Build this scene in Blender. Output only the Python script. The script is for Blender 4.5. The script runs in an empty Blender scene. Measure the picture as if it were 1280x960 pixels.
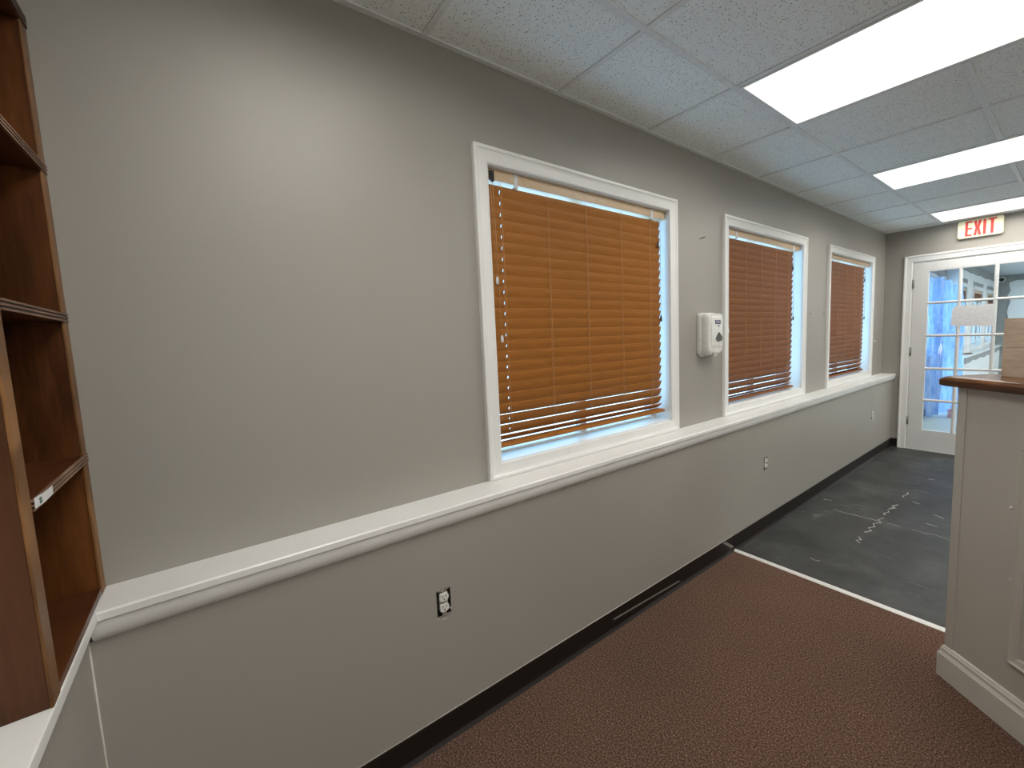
import bpy, bmesh, math, random
from mathutils import Vector, Matrix
random.seed(7)
SC = bpy.context.scene
COL = SC.collection

# ------------------------------------------------------------------ measures
XW = -1.515      # upper window wall face
XL = -1.397      # lower window wall face
YE = 6.286       # end wall with the door
YB = -0.272      # face of the low wall the bookcase stands on
ZC = 2.52        # ceiling
XR = 3.3         # right wall (out of frame)
YBB = -0.62      # wall behind the bookcase
LEDGE = 0.876

# ------------------------------------------------------------------ materials
def srgb(r, g, b):
    f = lambda c: (c/255/12.92) if c/255 <= .04045 else ((c/255+.055)/1.055)**2.4
    return (f(r), f(g), f(b), 1)

def new_mat(name):
    m = bpy.data.materials.new(name); m.use_nodes = True
    nt = m.node_tree
    b = nt.nodes['Principled BSDF']
    return m, nt, b

def coords(nt, scale=(1, 1, 1), rot=(0, 0, 0)):
    tc = nt.nodes.new('ShaderNodeTexCoord'); mp = nt.nodes.new('ShaderNodeMapping')
    mp.inputs['Scale'].default_value = scale; mp.inputs['Rotation'].default_value = rot
    nt.links.new(tc.outputs['Object'], mp.inputs['Vector'])
    return mp.outputs['Vector']

def noise(nt, vec, scale, detail=3, rough=.5, dist=0):
    n = nt.nodes.new('ShaderNodeTexNoise')
    n.inputs['Scale'].default_value = scale; n.inputs['Detail'].default_value = detail
    n.inputs['Roughness'].default_value = rough; n.inputs['Distortion'].default_value = dist
    nt.links.new(vec, n.inputs['Vector'])
    return n.outputs['Fac']

def ramp(nt, fac, stops):
    r = nt.nodes.new('ShaderNodeValToRGB')
    el = r.color_ramp.elements
    while len(el) < len(stops): el.new(.5)
    for e, (p, c) in zip(el, stops): e.position = p; e.color = c
    nt.links.new(fac, r.inputs['Fac'])
    return r.outputs['Color']

def mix(nt, fac, a, b, mode='MIX'):
    m = nt.nodes.new('ShaderNodeMix'); m.data_type = 'RGBA'; m.blend_type = mode
    if isinstance(fac, (int, float)): m.inputs['Factor'].default_value = fac
    else: nt.links.new(fac, m.inputs['Factor'])
    for sock, v in ((m.inputs['A'], a), (m.inputs['B'], b)):
        if isinstance(v, tuple): sock.default_value = v
        else: nt.links.new(v, sock)
    return m.outputs['Result']

def bump(nt, b, h, strength=.2, dist=.002):
    n = nt.nodes.new('ShaderNodeBump'); n.inputs['Strength'].default_value = strength
    n.inputs['Distance'].default_value = dist
    nt.links.new(h, n.inputs['Height']); nt.links.new(n.outputs['Normal'], b.inputs['Normal'])

def paint(name, col, rough=.5, var=.06, scale=3.0, bmp=.08, bscale=260):
    m, nt, b = new_mat(name)
    v = coords(nt)
    f = noise(nt, v, scale, 2)
    d = tuple(c*(1-var) for c in col[:3])+(1,); l = tuple(min(1, c*(1+var)) for c in col[:3])+(1,)
    nt.links.new(ramp(nt, f, [(.3, d), (.7, l)]), b.inputs['Base Color'])
    b.inputs['Roughness'].default_value = rough
    if bmp: bump(nt, b, noise(nt, v, bscale, 2), bmp, .001)
    return m

def plain(name, col, rough=.5, metal=0, spec=None):
    m, nt, b = new_mat(name)
    v = coords(nt)
    f = noise(nt, v, 40, 2)
    d = tuple(c*.95 for c in col[:3])+(1,); l = tuple(min(1, c*1.05) for c in col[:3])+(1,)
    nt.links.new(ramp(nt, f, [(.3, d), (.7, l)]), b.inputs['Base Color'])
    b.inputs['Roughness'].default_value = rough; b.inputs['Metallic'].default_value = metal
    if spec is not None: b.inputs['Specular IOR Level'].default_value = spec
    return m

def wood(name, dark, mid, light, grain='z', rough=.35, scale=1.0, strength=1.0, spec=.3):
    """stained plywood: stretched noise along the grain + flame figure"""
    m, nt, b = new_mat(name)
    st = {'x': (1, 9, 9), 'y': (9, 1, 9), 'z': (9, 9, 1)}[grain]
    v = coords(nt, tuple(s*scale for s in st))
    fine = noise(nt, v, 9, 5, .65)
    v2 = coords(nt, tuple((.35 if s == 1 else .55)*scale for s in st))
    fl = noise(nt, v2, 3.2, 2, .5, 1.2)
    w = nt.nodes.new('ShaderNodeMath'); w.operation = 'MULTIPLY'; w.inputs[1].default_value = 5.0
    nt.links.new(fl, w.inputs[0])
    fr = nt.nodes.new('ShaderNodeMath'); fr.operation = 'PINGPONG'; fr.inputs[1].default_value = 1.0
    nt.links.new(w.outputs[0], fr.inputs[0])
    c1 = ramp(nt, fr.outputs[0], [(.05, tuple(c*.6 for c in dark[:3])+(1,)), (.5, mid), (.95, tuple(c*1.25 for c in light[:3])+(1,))])
    c2 = ramp(nt, fine, [(.3, dark), (.55, mid), (.8, light)])
    nt.links.new(mix(nt, .55*strength, c1, c2), b.inputs['Base Color'])
    b.inputs['Roughness'].default_value = rough; b.inputs['Specular IOR Level'].default_value = spec
    bump(nt, b, fine, .06, .001)
    return m

M = {}
M['wall'] = paint('greige wall paint', (.345, .327, .293, 1), .42, .03, 1.2, .10, 320)
M['trim'] = paint('white trim paint', (.80, .80, .785, 1), .32, .025, 6, .04, 90)
M['trim_lower'] = paint('white moulding paint', (.76, .755, .74, 1), .34, .03, 6, .04, 90)
M['counter_paint'] = paint('greige counter paint', (.53, .507, .455, 1), .36, .03, 2.5, .08, 200)
M['counter_base'] = paint('pale counter baseboard paint', (.66, .64, .585, 1), .36, .04, 9, .05, 120)
M['door'] = paint('white door paint', (.72, .72, .71, 1), .33, .02, 4, .03, 120)
M['far_wall'] = paint('primed white wall', (.76, .78, .785, 1), .6, .04, 2, .06, 150)
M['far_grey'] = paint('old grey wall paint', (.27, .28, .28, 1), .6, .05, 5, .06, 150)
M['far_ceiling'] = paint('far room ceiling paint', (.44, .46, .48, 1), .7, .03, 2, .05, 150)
M['far_floor'] = paint('pale concrete floor', (.50, .58, .57, 1), .45, .08, 3, .05, 60)
M['vinyl_base'] = plain('dark brown vinyl cove base', (.013, .0095, .0075, 1), .5, 0, .3)
M['black'] = plain('black plastic', (.012, .012, .012, 1), .4)
M['dark_box'] = plain('dark outlet box', (.02, .017, .013, 1), .7)
M['white_plastic'] = plain('white plastic', (.74, .74, .71, 1), .28)
M['grey_plastic'] = plain('pale grey plastic', (.56, .57, .57, 1), .3)
M['dark_grey_plastic'] = plain('smoky grey plastic', (.10, .105, .105, 1), .25)
M['badge_blue'] = plain('navy badge', (.035, .035, .15, 1), .4)
M['metal'] = plain('brushed steel', (.55, .54, .52, 1), .35, .9)
M['hinge'] = plain('dull hinge steel', (.33, .32, .30, 1), .4, .8)
M['tin'] = plain('galvanised yoke', (.50, .48, .43, 1), .45, .7)
M['strip'] = plain('pale aluminium strip', (.78, .76, .73, 1), .4, .15)
M['headrail'] = plain('tan enamel headrail', (.60, .44, .28, 1), .42)
M['bracket'] = plain('clear plastic bracket', (.66, .66, .66, 1), .25)
M['cord'] = plain('tan cord', (.58, .32, .15, 1), .8)
M['brown_bead'] = plain('brown wooden tassel', (.07, .025, .010, 1), .4)
M['tee'] = plain('white ceiling tee', (.74, .76, .76, 1), .45)
M['sash'] = plain('white vinyl sash', (.78, .79, .80, 1), .35)
M['exit_body'] = plain('cream sign plastic', (.76, .74, .55, 1), .4)
M['exit_red'] = plain('red sign lettering', (.72, .045, .035, 1), .45)
M['paper'] = plain('white paper', (.70, .70, .71, 1), .8)
M['ink'] = plain('grey print', (.56, .56, .58, 1), .8)
M['green_ink'] = plain('dark green print', (.08, .16, .12, 1), .8)
M['box_red'] = plain('faded red print', (.66, .36, .46, 1), .7)
M['box_white'] = plain('white carton', (.75, .75, .76, 1), .7)
M['putty'] = plain('dried white putty', (.36, .355, .335, 1), .8)
M['scuff'] = plain('pale scuff', (.22, .20, .18, 1), .6)
M['caulk'] = plain('pale caulk line', (.50, .48, .43, 1), .5)  # also colours the painted highlight on the baseboard's top edge
M['brush'] = plain('dark brown handle', (.07, .04, .02, 1), .5)
M['ground'] = paint('outdoor concrete', (.60, .62, .64, 1), .8, .15, .8, 0)

WD = ((.040, .0115, .0030, 1), (.100, .032, .0075, 1), (.185, .066, .017, 1))
M['case_side'] = wood('dark stained plywood', (.042, .0135, .0040, 1), (.080, .0275, .0085, 1), (.125, .046, .015, 1), 'z', .38)
M['case_in'] = wood('red brown stained plywood', *WD, 'z', .36)
M['case_shelf'] = wood('stained plywood shelf', (.06, .019, .007, 1), (.095, .032, .011, 1), (.14, .052, .019, 1), 'x', .30)
M['case_edge'] = wood('light wood edging', (.10, .042, .011, 1), (.19, .082, .024, 1), (.32, .155, .056, 1), 'z', .4, 2)
M['ply_light'] = wood('pale ply lamination', (.17, .10, .065, 1), (.23, .135, .09, 1), (.29, .18, .12, 1), 'x', .5, 2)
M['ply_dark'] = wood('dark ply lamination', (.022, .010, .006, 1), (.035, .016, .009, 1), (.05, .022, .012, 1), 'x', .5, 2)
M['top_wood'] = wood('varnished counter wood', (.040, .0145, .0045, 1), (.095, .036, .0105, 1), (.23, .105, .036, 1), 'x', .22, 1.6)
M['board_wood'] = wood('pale oak board', (.36, .28, .20, 1), (.56, .45, .345, 1), (.68, .57, .45, 1), 'x', .5, 1.5)

def blind_mat(name, base):
    m, nt, b = new_mat(name)
    v = coords(nt, (30, 1.5, 30))
    f = noise(nt, v, 6, 4, .6)
    d = tuple(c*.88 for c in base)+(1,); l = tuple(c*1.12 for c in base)+(1,)
    c = ramp(nt, f, [(.3, d), (.7, l)])
    nt.links.new(c, b.inputs['Base Color'])
    b.inputs['Roughness'].default_value = .45; b.inputs['Specular IOR Level'].default_value = .25
    return m
M['slat'] = blind_mat('honey brown slats', (.370, .142, .029))
M['slat_b'] = blind_mat('red brown slats', (.275, .107, .040))

def carpet():
    m, nt, b = new_mat('brown loop carpet')
    v = coords(nt)
    a = noise(nt, v, 165, 3, .8)
    big = noise(nt, v, 1.6, 3)
    c = ramp(nt, a, [(.28, (.011, .0058, .004, 1)), (.5, (.106, .061, .044, 1)), (.74, (.41, .27, .205, 1))])
    g = ramp(nt, big, [(.3, (.88, .88, .88, 1)), (.7, (1.10, 1.06, 1.04, 1))])
    vo = nt.nodes.new('ShaderNodeTexVoronoi'); vo.inputs['Scale'].default_value = 9
    nt.links.new(v, vo.inputs['Vector'])
    lint = ramp(nt, vo.outputs['Distance'], [(.012, (1, 1, 1, 1)), (.022, (0, 0, 0, 1))])
    cc = mix(nt, 1.0, c, g, 'MULTIPLY')
    nt.links.new(mix(nt, lint, cc, (.45, .40, .34, 1)), b.inputs['Base Color'])
    b.inputs['Roughness'].default_value = .95; b.inputs['Specular IOR Level'].default_value = .1
    bump(nt, b, a, .7, .004)
    return m
M['carpet'] = carpet()

def slate_vinyl():
    m, nt, b = new_mat('charcoal slate vinyl')
    v = coords(nt)
    base = noise(nt, v, 3.0, 5, .62, .6)
    c = ramp(nt, base, [(.28, (.020, .021, .020, 1)), (.5, (.040, .041, .0395, 1)), (.75, (.074, .075, .073, 1))])
    v2 = coords(nt, (1.0, 3.2, 1))
    vein = noise(nt, v2, 1.25, 4, .6, .8)
    s = nt.nodes.new('ShaderNodeMath'); s.operation = 'SUBTRACT'; s.inputs[1].default_value = .5
    nt.links.new(vein, s.inputs[0])
    ab = nt.nodes.new('ShaderNodeMath'); ab.operation = 'ABSOLUTE'; nt.links.new(s.outputs[0], ab.inputs[0])
    vm = ramp(nt, ab.outputs[0], [(.0, (.22, .22, .22, 1)), (.010, (0, 0, 0, 1))])
    gate = ramp(nt, noise(nt, v, 1.7, 2), [(.47, (0, 0, 0, 1)), (.62, (1, 1, 1, 1))])
    f = mix(nt, 1.0, vm, gate, 'MULTIPLY')
    fine = noise(nt, v, 120, 3, .7)
    c = mix(nt, 1.0, c, ramp(nt, fine, [(.3, (.80, .80, .80, 1)), (.7, (1.2, 1.2, 1.2, 1))]), 'MULTIPLY')
    nt.links.new(mix(nt, f, c, (.42, .42, .40, 1)), b.inputs['Base Color'])
    b.inputs['Roughness'].default_value = .52
    bump(nt, b, base, .25, .004)
    return m
M['vinyl'] = slate_vinyl()

def tile_mat():
    m, nt, b = new_mat('pinhole mineral tile')
    v = coords(nt)
    vo = nt.nodes.new('ShaderNodeTexVoronoi'); vo.inputs['Scale'].default_value = 105
    wv = nt.nodes.new('ShaderNodeVectorMath'); wv.operation = 'ADD'
    nn = nt.nodes.new('ShaderNodeTexNoise'); nn.inputs['Scale'].default_value = 160
    nt.links.new(v, nn.inputs['Vector'])
    ns = nt.nodes.new('ShaderNodeVectorMath'); ns.operation = 'SCALE'; ns.inputs['Scale'].default_value = .008
    nt.links.new(nn.outputs['Color'], ns.inputs[0])
    nt.links.new(v, wv.inputs[0]); nt.links.new(ns.outputs[0], wv.inputs[1])
    nt.links.new(wv.outputs[0], vo.inputs['Vector'])
    vo.inputs['Randomness'].default_value = 1
    dots = ramp(nt, vo.outputs['Distance'], [(.16, (1, 1, 1, 1)), (.24, (0, 0, 0, 1))])
    gate = ramp(nt, vo.outputs['Color'], [(.22, (0, 0, 0, 1)), (.30, (1, 1, 1, 1))])
    f = mix(nt, 1.0, dots, gate, 'MULTIPLY')
    base = ramp(nt, noise(nt, v, 60, 3), [(.3, (.82, .86, .855, 1)), (.7, (.88, .92, .915, 1))])
    nt.links.new(mix(nt, f, base, (.07, .065, .06, 1)), b.inputs['Base Color'])
    b.inputs['Roughness'].default_value = .9
    bump(nt, b, noise(nt, v, 200, 3), .15, .002)
    return m
M['tile'] = tile_mat()

def glow(name, col, strength):
    m, nt, b = new_mat(name)
    b.inputs['Base Color'].default_value = (.85, .85, .85, 1)
    b.inputs['Emission Color'].default_value = col
    b.inputs['Emission Strength'].default_value = strength
    return m
LAMP = 1.15
LAMP_W = 13.0
M['diffuser'] = glow('lit prismatic diffuser', (1.0, .975, .925, 1), LAMP)
M['far_diffuser'] = glow('lit far diffuser', (1.0, .985, .96, 1), 24.0)  # glow of the unseen panels added to brighten the far room
M['exit_face'] = glow('softly lit sign face', (1.0, .93, .60, 1), .13)
M['exit_face'].node_tree.nodes['Principled BSDF'].inputs['Base Color'].default_value = (.74, .72, .54, 1)

def glass_mat():
    m = bpy.data.materials.new('clear window glass'); m.use_nodes = True
    nt = m.node_tree; nt.nodes.remove(nt.nodes['Principled BSDF'])
    out = nt.nodes['Material Output']
    t = nt.nodes.new('ShaderNodeBsdfTransparent'); t.inputs['Color'].default_value = (.95, .97, .97, 1)
    g = nt.nodes.new('ShaderNodeBsdfGlossy'); g.inputs['Roughness'].default_value = .02
    fr = nt.nodes.new('ShaderNodeFresnel'); fr.inputs['IOR'].default_value = 1.45
    mx = nt.nodes.new('ShaderNodeMixShader')
    ge = nt.nodes.new('ShaderNodeNewGeometry'); iv = nt.nodes.new('ShaderNodeMath'); iv.operation = 'SUBTRACT'; iv.inputs[0].default_value = 1
    mu = nt.nodes.new('ShaderNodeMath'); mu.operation = 'MULTIPLY'        # reflect only where light enters the pane
    nt.links.new(ge.outputs['Backfacing'], iv.inputs[1]); nt.links.new(iv.outputs[0], mu.inputs[0]); nt.links.new(fr.outputs[0], mu.inputs[1])
    nt.links.new(mu.outputs[0], mx.inputs[0]); nt.links.new(t.outputs[0], mx.inputs[1]); nt.links.new(g.outputs[0], mx.inputs[2])
    nt.links.new(mx.outputs[0], out.inputs['Surface'])
    return m
M['glass'] = glass_mat()

def film_mat():
    m = bpy.data.materials.new('blue translucent plastic film'); m.use_nodes = True
    nt = m.node_tree; nt.nodes.remove(nt.nodes['Principled BSDF'])
    out = nt.nodes['Material Output']
    v = coords(nt, (6, 6, 1))
    f = noise(nt, v, 6, 4, .6, .5)
    c = ramp(nt, f, [(.3, (.22, .40, .74, 1)), (.7, (.58, .74, 1, 1))])
    t = nt.nodes.new('ShaderNodeBsdfTranslucent'); nt.links.new(c, t.inputs['Color'])
    d = nt.nodes.new('ShaderNodeBsdfDiffuse'); nt.links.new(c, d.inputs['Color'])
    g = nt.nodes.new('ShaderNodeBsdfGlossy'); g.inputs['Roughness'].default_value = .2
    tr = nt.nodes.new('ShaderNodeBsdfTransparent'); tr.inputs['Color'].default_value = (.8, .9, 1, 1)
    m1 = nt.nodes.new('ShaderNodeMixShader'); m1.inputs[0].default_value = .45
    nt.links.new(t.outputs[0], m1.inputs[1]); nt.links.new(d.outputs[0], m1.inputs[2])
    m2 = nt.nodes.new('ShaderNodeMixShader'); m2.inputs[0].default_value = .10
    nt.links.new(m1.outputs[0], m2.inputs[1]); nt.links.new(g.outputs[0], m2.inputs[2])
    m3 = nt.nodes.new('ShaderNodeMixShader'); m3.inputs[0].default_value = .18
    nt.links.new(m2.outputs[0], m3.inputs[1]); nt.links.new(tr.outputs[0], m3.inputs[2])
    nt.links.new(m3.outputs[0], out.inputs['Surface'])
    return m
M['film'] = film_mat()

def fill_shade_mat():
    m = bpy.data.materials.new('tan linen shade'); m.use_nodes = True
    nt = m.node_tree; nt.nodes.remove(nt.nodes['Principled BSDF'])
    out = nt.nodes['Material Output']
    c = ramp(nt, noise(nt, coords(nt, (1, 1, 12)), 30, 3), [(.3, (.88, .68, .55, 1)), (.7, (.97, .75, .61, 1))])  # warm tint of the added shades, neutralises the blue daylight fill
    t = nt.nodes.new('ShaderNodeBsdfTranslucent'); d = nt.nodes.new('ShaderNodeBsdfDiffuse')
    nt.links.new(c, t.inputs['Color']); nt.links.new(c, d.inputs['Color'])
    mx = nt.nodes.new('ShaderNodeMixShader'); mx.inputs[0].default_value = .15
    nt.links.new(t.outputs[0], mx.inputs[1]); nt.links.new(d.outputs[0], mx.inputs[2])
    nt.links.new(mx.outputs[0], out.inputs['Surface'])
    return m
M['shade'] = fill_shade_mat()

# ------------------------------------------------------------------ builders
class MB:
    def __init__(s): s.bm = bmesh.new()
    def box(s, x0, x1, y0, y1, z0, z1, bev=0, mi=0):
        x0, x1 = sorted((x0, x1)); y0, y1 = sorted((y0, y1)); z0, z1 = sorted((z0, z1))
        vs = [s.bm.verts.new(p) for p in ((x0,y0,z0),(x1,y0,z0),(x1,y1,z0),(x0,y1,z0),(x0,y0,z1),(x1,y0,z1),(x1,y1,z1),(x0,y1,z1))]
        fs = [s.bm.faces.new([vs[i] for i in q]) for q in ((3,2,1,0),(4,5,6,7),(0,1,5,4),(1,2,6,5),(2,3,7,6),(3,0,4,7))]
        for f in fs: f.material_index = mi
        if bev:
            es = list({e for f in fs for e in f.edges})
            bmesh.ops.bevel(s.bm, geom=es, offset=bev, segments=2, profile=.7, affect='EDGES', clamp_overlap=True)
        return s
    def prism(s, prof, frame, t0, t1, mi=0, smooth=False):
        """closed profile [(u,v)] swept from t0 to t1; frame(u,v,t)->xyz"""
        a = [s.bm.verts.new(frame(u, v, t0)) for u, v in prof]
        b = [s.bm.verts.new(frame(u, v, t1)) for u, v in prof]
        n = len(prof)
        for i in range(n):
            f = s.bm.faces.new((a[i], a[(i+1) % n], b[(i+1) % n], b[i])); f.material_index = mi; f.smooth = smooth
        for q in (a[::-1], b):
            f = s.bm.faces.new(q); f.material_index = mi
        return s
    def poly(s, pts, d, mi=0):
        """planar polygon extruded by vector d"""
        d = Vector(d)
        a = [s.bm.verts.new(p) for p in pts]; b = [s.bm.verts.new(Vector(p)+d) for p in pts]
        n = len(a)
        for i in range(n):
            f = s.bm.faces.new((a[i], a[(i+1) % n], b[(i+1) % n], b[i])); f.material_index = mi
        for q in (a[::-1], b):
            f = s.bm.faces.new(q); f.material_index = mi
        return s
    def tube(s, pts, r, n=6, mi=0):
        pts = [Vector(p) for p in pts]; rings = []
        for i, p in enumerate(pts):
            t = (pts[min(i+1, len(pts)-1)]-pts[max(i-1, 0)]).normalized()
            u = t.orthogonal().normalized() if abs(t.z) < .9 else Vector((1, 0, 0))
            u = (u-t*u.dot(t)).normalized(); w = t.cross(u)
            rr = r[i] if isinstance(r, (list, tuple)) else r
            rings.append([s.bm.verts.new(p+rr*(math.cos(k*2*math.pi/n)*u+math.sin(k*2*math.pi/n)*w)) for k in range(n)])
        for a, b in zip(rings, rings[1:]):
            for k in range(n):
                f = s.bm.faces.new((a[k], a[(k+1) % n], b[(k+1) % n], b[k])); f.smooth = True; f.material_index = mi
        for q in (rings[0][::-1], rings[-1]):
            f = s.bm.faces.new(q); f.material_index = mi
        return s
    def done(s, name, mats, parent=None, world=True):
        bmesh.ops.recalc_face_normals(s.bm, faces=s.bm.faces)
        me = bpy.data.meshes.new(name)
        if parent is not None and world:
            s.bm.transform(wm(parent).inverted())
        s.bm.to_mesh(me); s.bm.free()
        for m in (mats if isinstance(mats, (list, tuple)) else [mats]): me.materials.append(M[m])
        o = bpy.data.objects.new(name, me); COL.objects.link(o)
        if parent is not None: o.parent = parent
        return o

def wm(o):
    m = Matrix.LocRotScale(o.location, o.rotation_euler, o.scale)
    return wm(o.parent) @ m if o.parent else m

def tag(o, label=None, cat=None, group=None, kind=None):
    if label: o['label'] = label
    if cat: o['category'] = cat
    if group: o['group'] = group
    if kind: o['kind'] = kind
    return o

def thing(name, label, cat, loc=(0, 0, 0), rz=0, group=None, kind=None):
    o = bpy.data.objects.new(name, None); COL.objects.link(o)
    o.location = loc; o.rotation_euler = (0, 0, rz); o.empty_display_size = .05
    return tag(o, label, cat, group, kind)

def struct(o, label, cat):
    return tag(o, label, cat, None, 'structure')

def wall_with_holes(name, mat, axis, face, back, a0, a1, z0, z1, holes):
    """slab between face and back; axis 'x' -> spans y, 'y' -> spans x; holes (a0,a1,z0,z1)"""
    m = MB()
    A = sorted({a0, a1, *[h[0] for h in holes], *[h[1] for h in holes]})
    Z = sorted({z0, z1, *[h[2] for h in holes], *[h[3] for h in holes]})
    solid = lambda i, j: 0 <= i < len(A)-1 and 0 <= j < len(Z)-1 and not any(
        h[0] <= (A[i]+A[i+1])/2 <= h[1] and h[2] <= (Z[j]+Z[j+1])/2 <= h[3] for h in holes)
    P = (lambda d, a, z: (d, a, z)) if axis == 'x' else (lambda d, a, z: (a, d, z))
    cache = {}
    def V(d, a, z):
        k = (d, a, z)
        if k not in cache: cache[k] = m.bm.verts.new(P(d, a, z))
        return cache[k]
    for i in range(len(A)-1):
        for j in range(len(Z)-1):
            if not solid(i, j): continue
            p, q, r, t = A[i], A[i+1], Z[j], Z[j+1]
            for d in (face, back): m.bm.faces.new((V(d, p, r), V(d, q, r), V(d, q, t), V(d, p, t)))
            if not solid(i-1, j): m.bm.faces.new((V(face, p, r), V(face, p, t), V(back, p, t), V(back, p, r)))
            if not solid(i+1, j): m.bm.faces.new((V(face, q, r), V(face, q, t), V(back, q, t), V(back, q, r)))
            if not solid(i, j-1): m.bm.faces.new((V(face, p, r), V(face, q, r), V(back, q, r), V(back, p, r)))
            if not solid(i, j+1): m.bm.faces.new((V(face, p, t), V(face, q, t), V(back, q, t), V(back, p, t)))
    return m.done(name, mat)

CASING = [(0, 0), (0, .010), (.006, .013), (.012, .0125), (.040, .0150), (.050, .0175), (.056, .0215), (.066, .0215), (.070, .019), (.070, 0)]
def casing(m, a0, a1, z0, z1, place, w=.07, sides='LTRB'):
    """mitred picture-frame moulding round the opening a0..a1, z0..z1. place(a,z,d)->xyz"""
    pr = [(u*w/.07, d) for u, d in CASING]
    n = len(pr)
    bot = 'B' in sides
    corner = {'bl': lambda u: (a0-u, z0-(u if bot else 0)), 'tl': lambda u: (a0-u, z1+u),
              'tr': lambda u: (a1+u, z1+u), 'br': lambda u: (a1+u, z0-(u if bot else 0))}
    for side, (c0, c1) in {'L': ('bl', 'tl'), 'T': ('tl', 'tr'), 'R': ('tr', 'br'), 'B': ('br', 'bl')}.items():
        if side not in sides: continue
        A = [m.bm.verts.new(place(*corner[c0](u), d)) for u, d in pr]
        B = [m.bm.verts.new(place(*corner[c1](u), d)) for u, d in pr]
        for i in range(n):
            m.bm.faces.new((A[i], A[(i+1) % n], B[(i+1) % n], B[i]))
        m.bm.faces.new(A[::-1]); m.bm.faces.new(B)
    return m

# ------------------------------------------------------------------ room shell
m = MB(); m.box(XL-.3, XR, YBB, 2.605, -.12, 0)
struct(m.done('floor_carpet', 'carpet'), 'brown speckled loop carpet covering the near part of the floor', 'floor')
m = MB(); m.box(XL-.3, XR, 2.605, YE+.10, -.12, -.004)
fv = struct(m.done('floor', 'vinyl'), 'charcoal slate-look vinyl floor between the metal strip and the glazed door', 'floor')
# dried adhesive trail and cracks lying on the vinyl
def ribbon(m, pts, w):
    pts = [Vector((p[0], p[1], 0)) for p in pts]
    L, R_ = [], []
    for i, p in enumerate(pts):
        t = (pts[min(i+1, len(pts)-1)]-pts[max(i-1, 0)]).normalized(); nrm = Vector((-t.y, t.x, 0))
        ww = w*random.uniform(.45, 1.2)
        L.append(m.bm.verts.new((p.x+nrm.x*ww, p.y+nrm.y*ww, -.0028))); R_.append(m.bm.verts.new((p.x-nrm.x*ww, p.y-nrm.y*ww, -.0028)))
    for i in range(len(pts)-1): m.bm.faces.new((L[i], L[i+1], R_[i+1], R_[i]))
m = MB()
trail = [(-.876,3.30),(-.906,3.325),(-.885,3.36),(-.912,3.40),(-.880,3.46),(-.905,3.50),(-.878,3.56),(-.908,3.60),(-.882,3.65),(-.905,3.70),(-.872,3.76),(-.902,3.81),(-.880,3.87)]
ribbon(m, trail[:4], .0065); ribbon(m, trail[5:], .007)
ribbon(m, [(-.888,3.93),(-.905,3.97),(-.884,4.02),(-.903,4.07)], .005)
ribbon(m, [(-.901,4.10),(-.876,4.15),(-.90,4.18),(-.874,4.24)], .008)
ribbon(m, [(-.886,4.46),(-.898,4.50),(-.88,4.56),(-.889,4.62)], .005)
gt = m.done('adhesive_trail', 'putty', fv)
m = MB()
ribbon(m, [(-1.19,3.785),(-1.15,3.775),(-1.10,3.772),(-1.05,3.781),(-.99,3.774),(-.93,3.783),(-.89,3.776)], .005)
ribbon(m, [(-.84,3.779),(-.80,3.787),(-.76,3.778)], .0035)
ribbon(m, [(-.70,3.78),(-.66,3.786),(-.62,3.771),(-.57,3.793),(-.50,3.772),(-.40,3.781),(-.2,3.77)], .004)
ribbon(m, [(-.815,4.40),(-.79,4.388),(-.765,4.378)], .006)
ribbon(m, [(-.65,4.20),(-.61,4.178),(-.585,4.155)], .006)
ribbon(m, [(-.65,3.975),(-.62,3.966),(-.585,3.962)], .005)
ribbon(m, [(-1.32,3.955),(-1.29,3.965),(-1.26,3.967)], .007)
ribbon(m, [(-.845,5.155),(-.80,5.16)], .010)
ribbon(m, [(-1.02,2.86),(-.99,2.85),(-.97,2.862)], .004)
m.done('floor_crack', 'putty', fv)

# metal transition strip
m = MB()
m.prism([(2.586, 0), (2.590, .004), (2.600, .006), (2.611, .006), (2.620, .003), (2.622, -.004), (2.586, -.004)], lambda u, v, t: (t, u, v), XL+.004, XR)
struct(m.done('trim_1', 'strip'), 'pale metal transition strip between brown carpet and charcoal vinyl', 'trim')

# windows: casing outer (y0,y1)
CW = .064
WIN = [(.849, 2.152), (2.665, 3.995), (4.495, 5.845)]
WZ0, WZ1 = .9412, 2.145
holes = [(a+CW-.004, b-CW+.004, WZ0-.004, WZ1+.004) for a, b in WIN]
struct(wall_with_holes('wall_left', 'wall', 'x', XW, XW-.20, YBB-.1, YE+.16, .80, ZC+.1, holes),
       'greige upper wall with the three framed windows', 'wall')
OUT = [(.577, .526), (3.052, .495), (5.535, .491)]
oh = [(y-.027, y+.027, z-.050, z+.046) for y, z in OUT]
struct(wall_with_holes('wall_left_lower', 'wall', 'x', XL, XW-.20, YB-.1, YE+.16, -.1, .80, oh),
       'greige lower wall standing proud beneath the long white ledge', 'wall')

# ledge on the window wall: board + cove
m = MB()
m.prism([(XW+.0005, LEDGE), (-1.374, LEDGE), (-1.370, LEDGE-.004), (-1.370, LEDGE-.020), (-1.3735, LEDGE-.023), (XW+.0005, LEDGE-.023)],
        lambda u, v, t: (u, t, v), -.249, YE+.012)
struct(m.done('trim_2', 'trim'), 'long white ledge board running under the three windows', 'trim')
m = MB()
cv = [(XL, .8525), (-1.3755, .8525), (-1.3755, .846)] + [(-1.3755-.0195*(1-math.cos(a))**1.0, .846-.043*math.sin(a)) for a in [math.pi/2*k/8 for k in range(1, 9)]] + [(XL, .800), (XL, .80)][:1]
m.prism(cv, lambda u, v, t: (u, t, v), -.262, YE+.012, smooth=False)
struct(m.done('trim_3', 'trim_lower'), 'white cove moulding under the long window ledge', 'trim')

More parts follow.
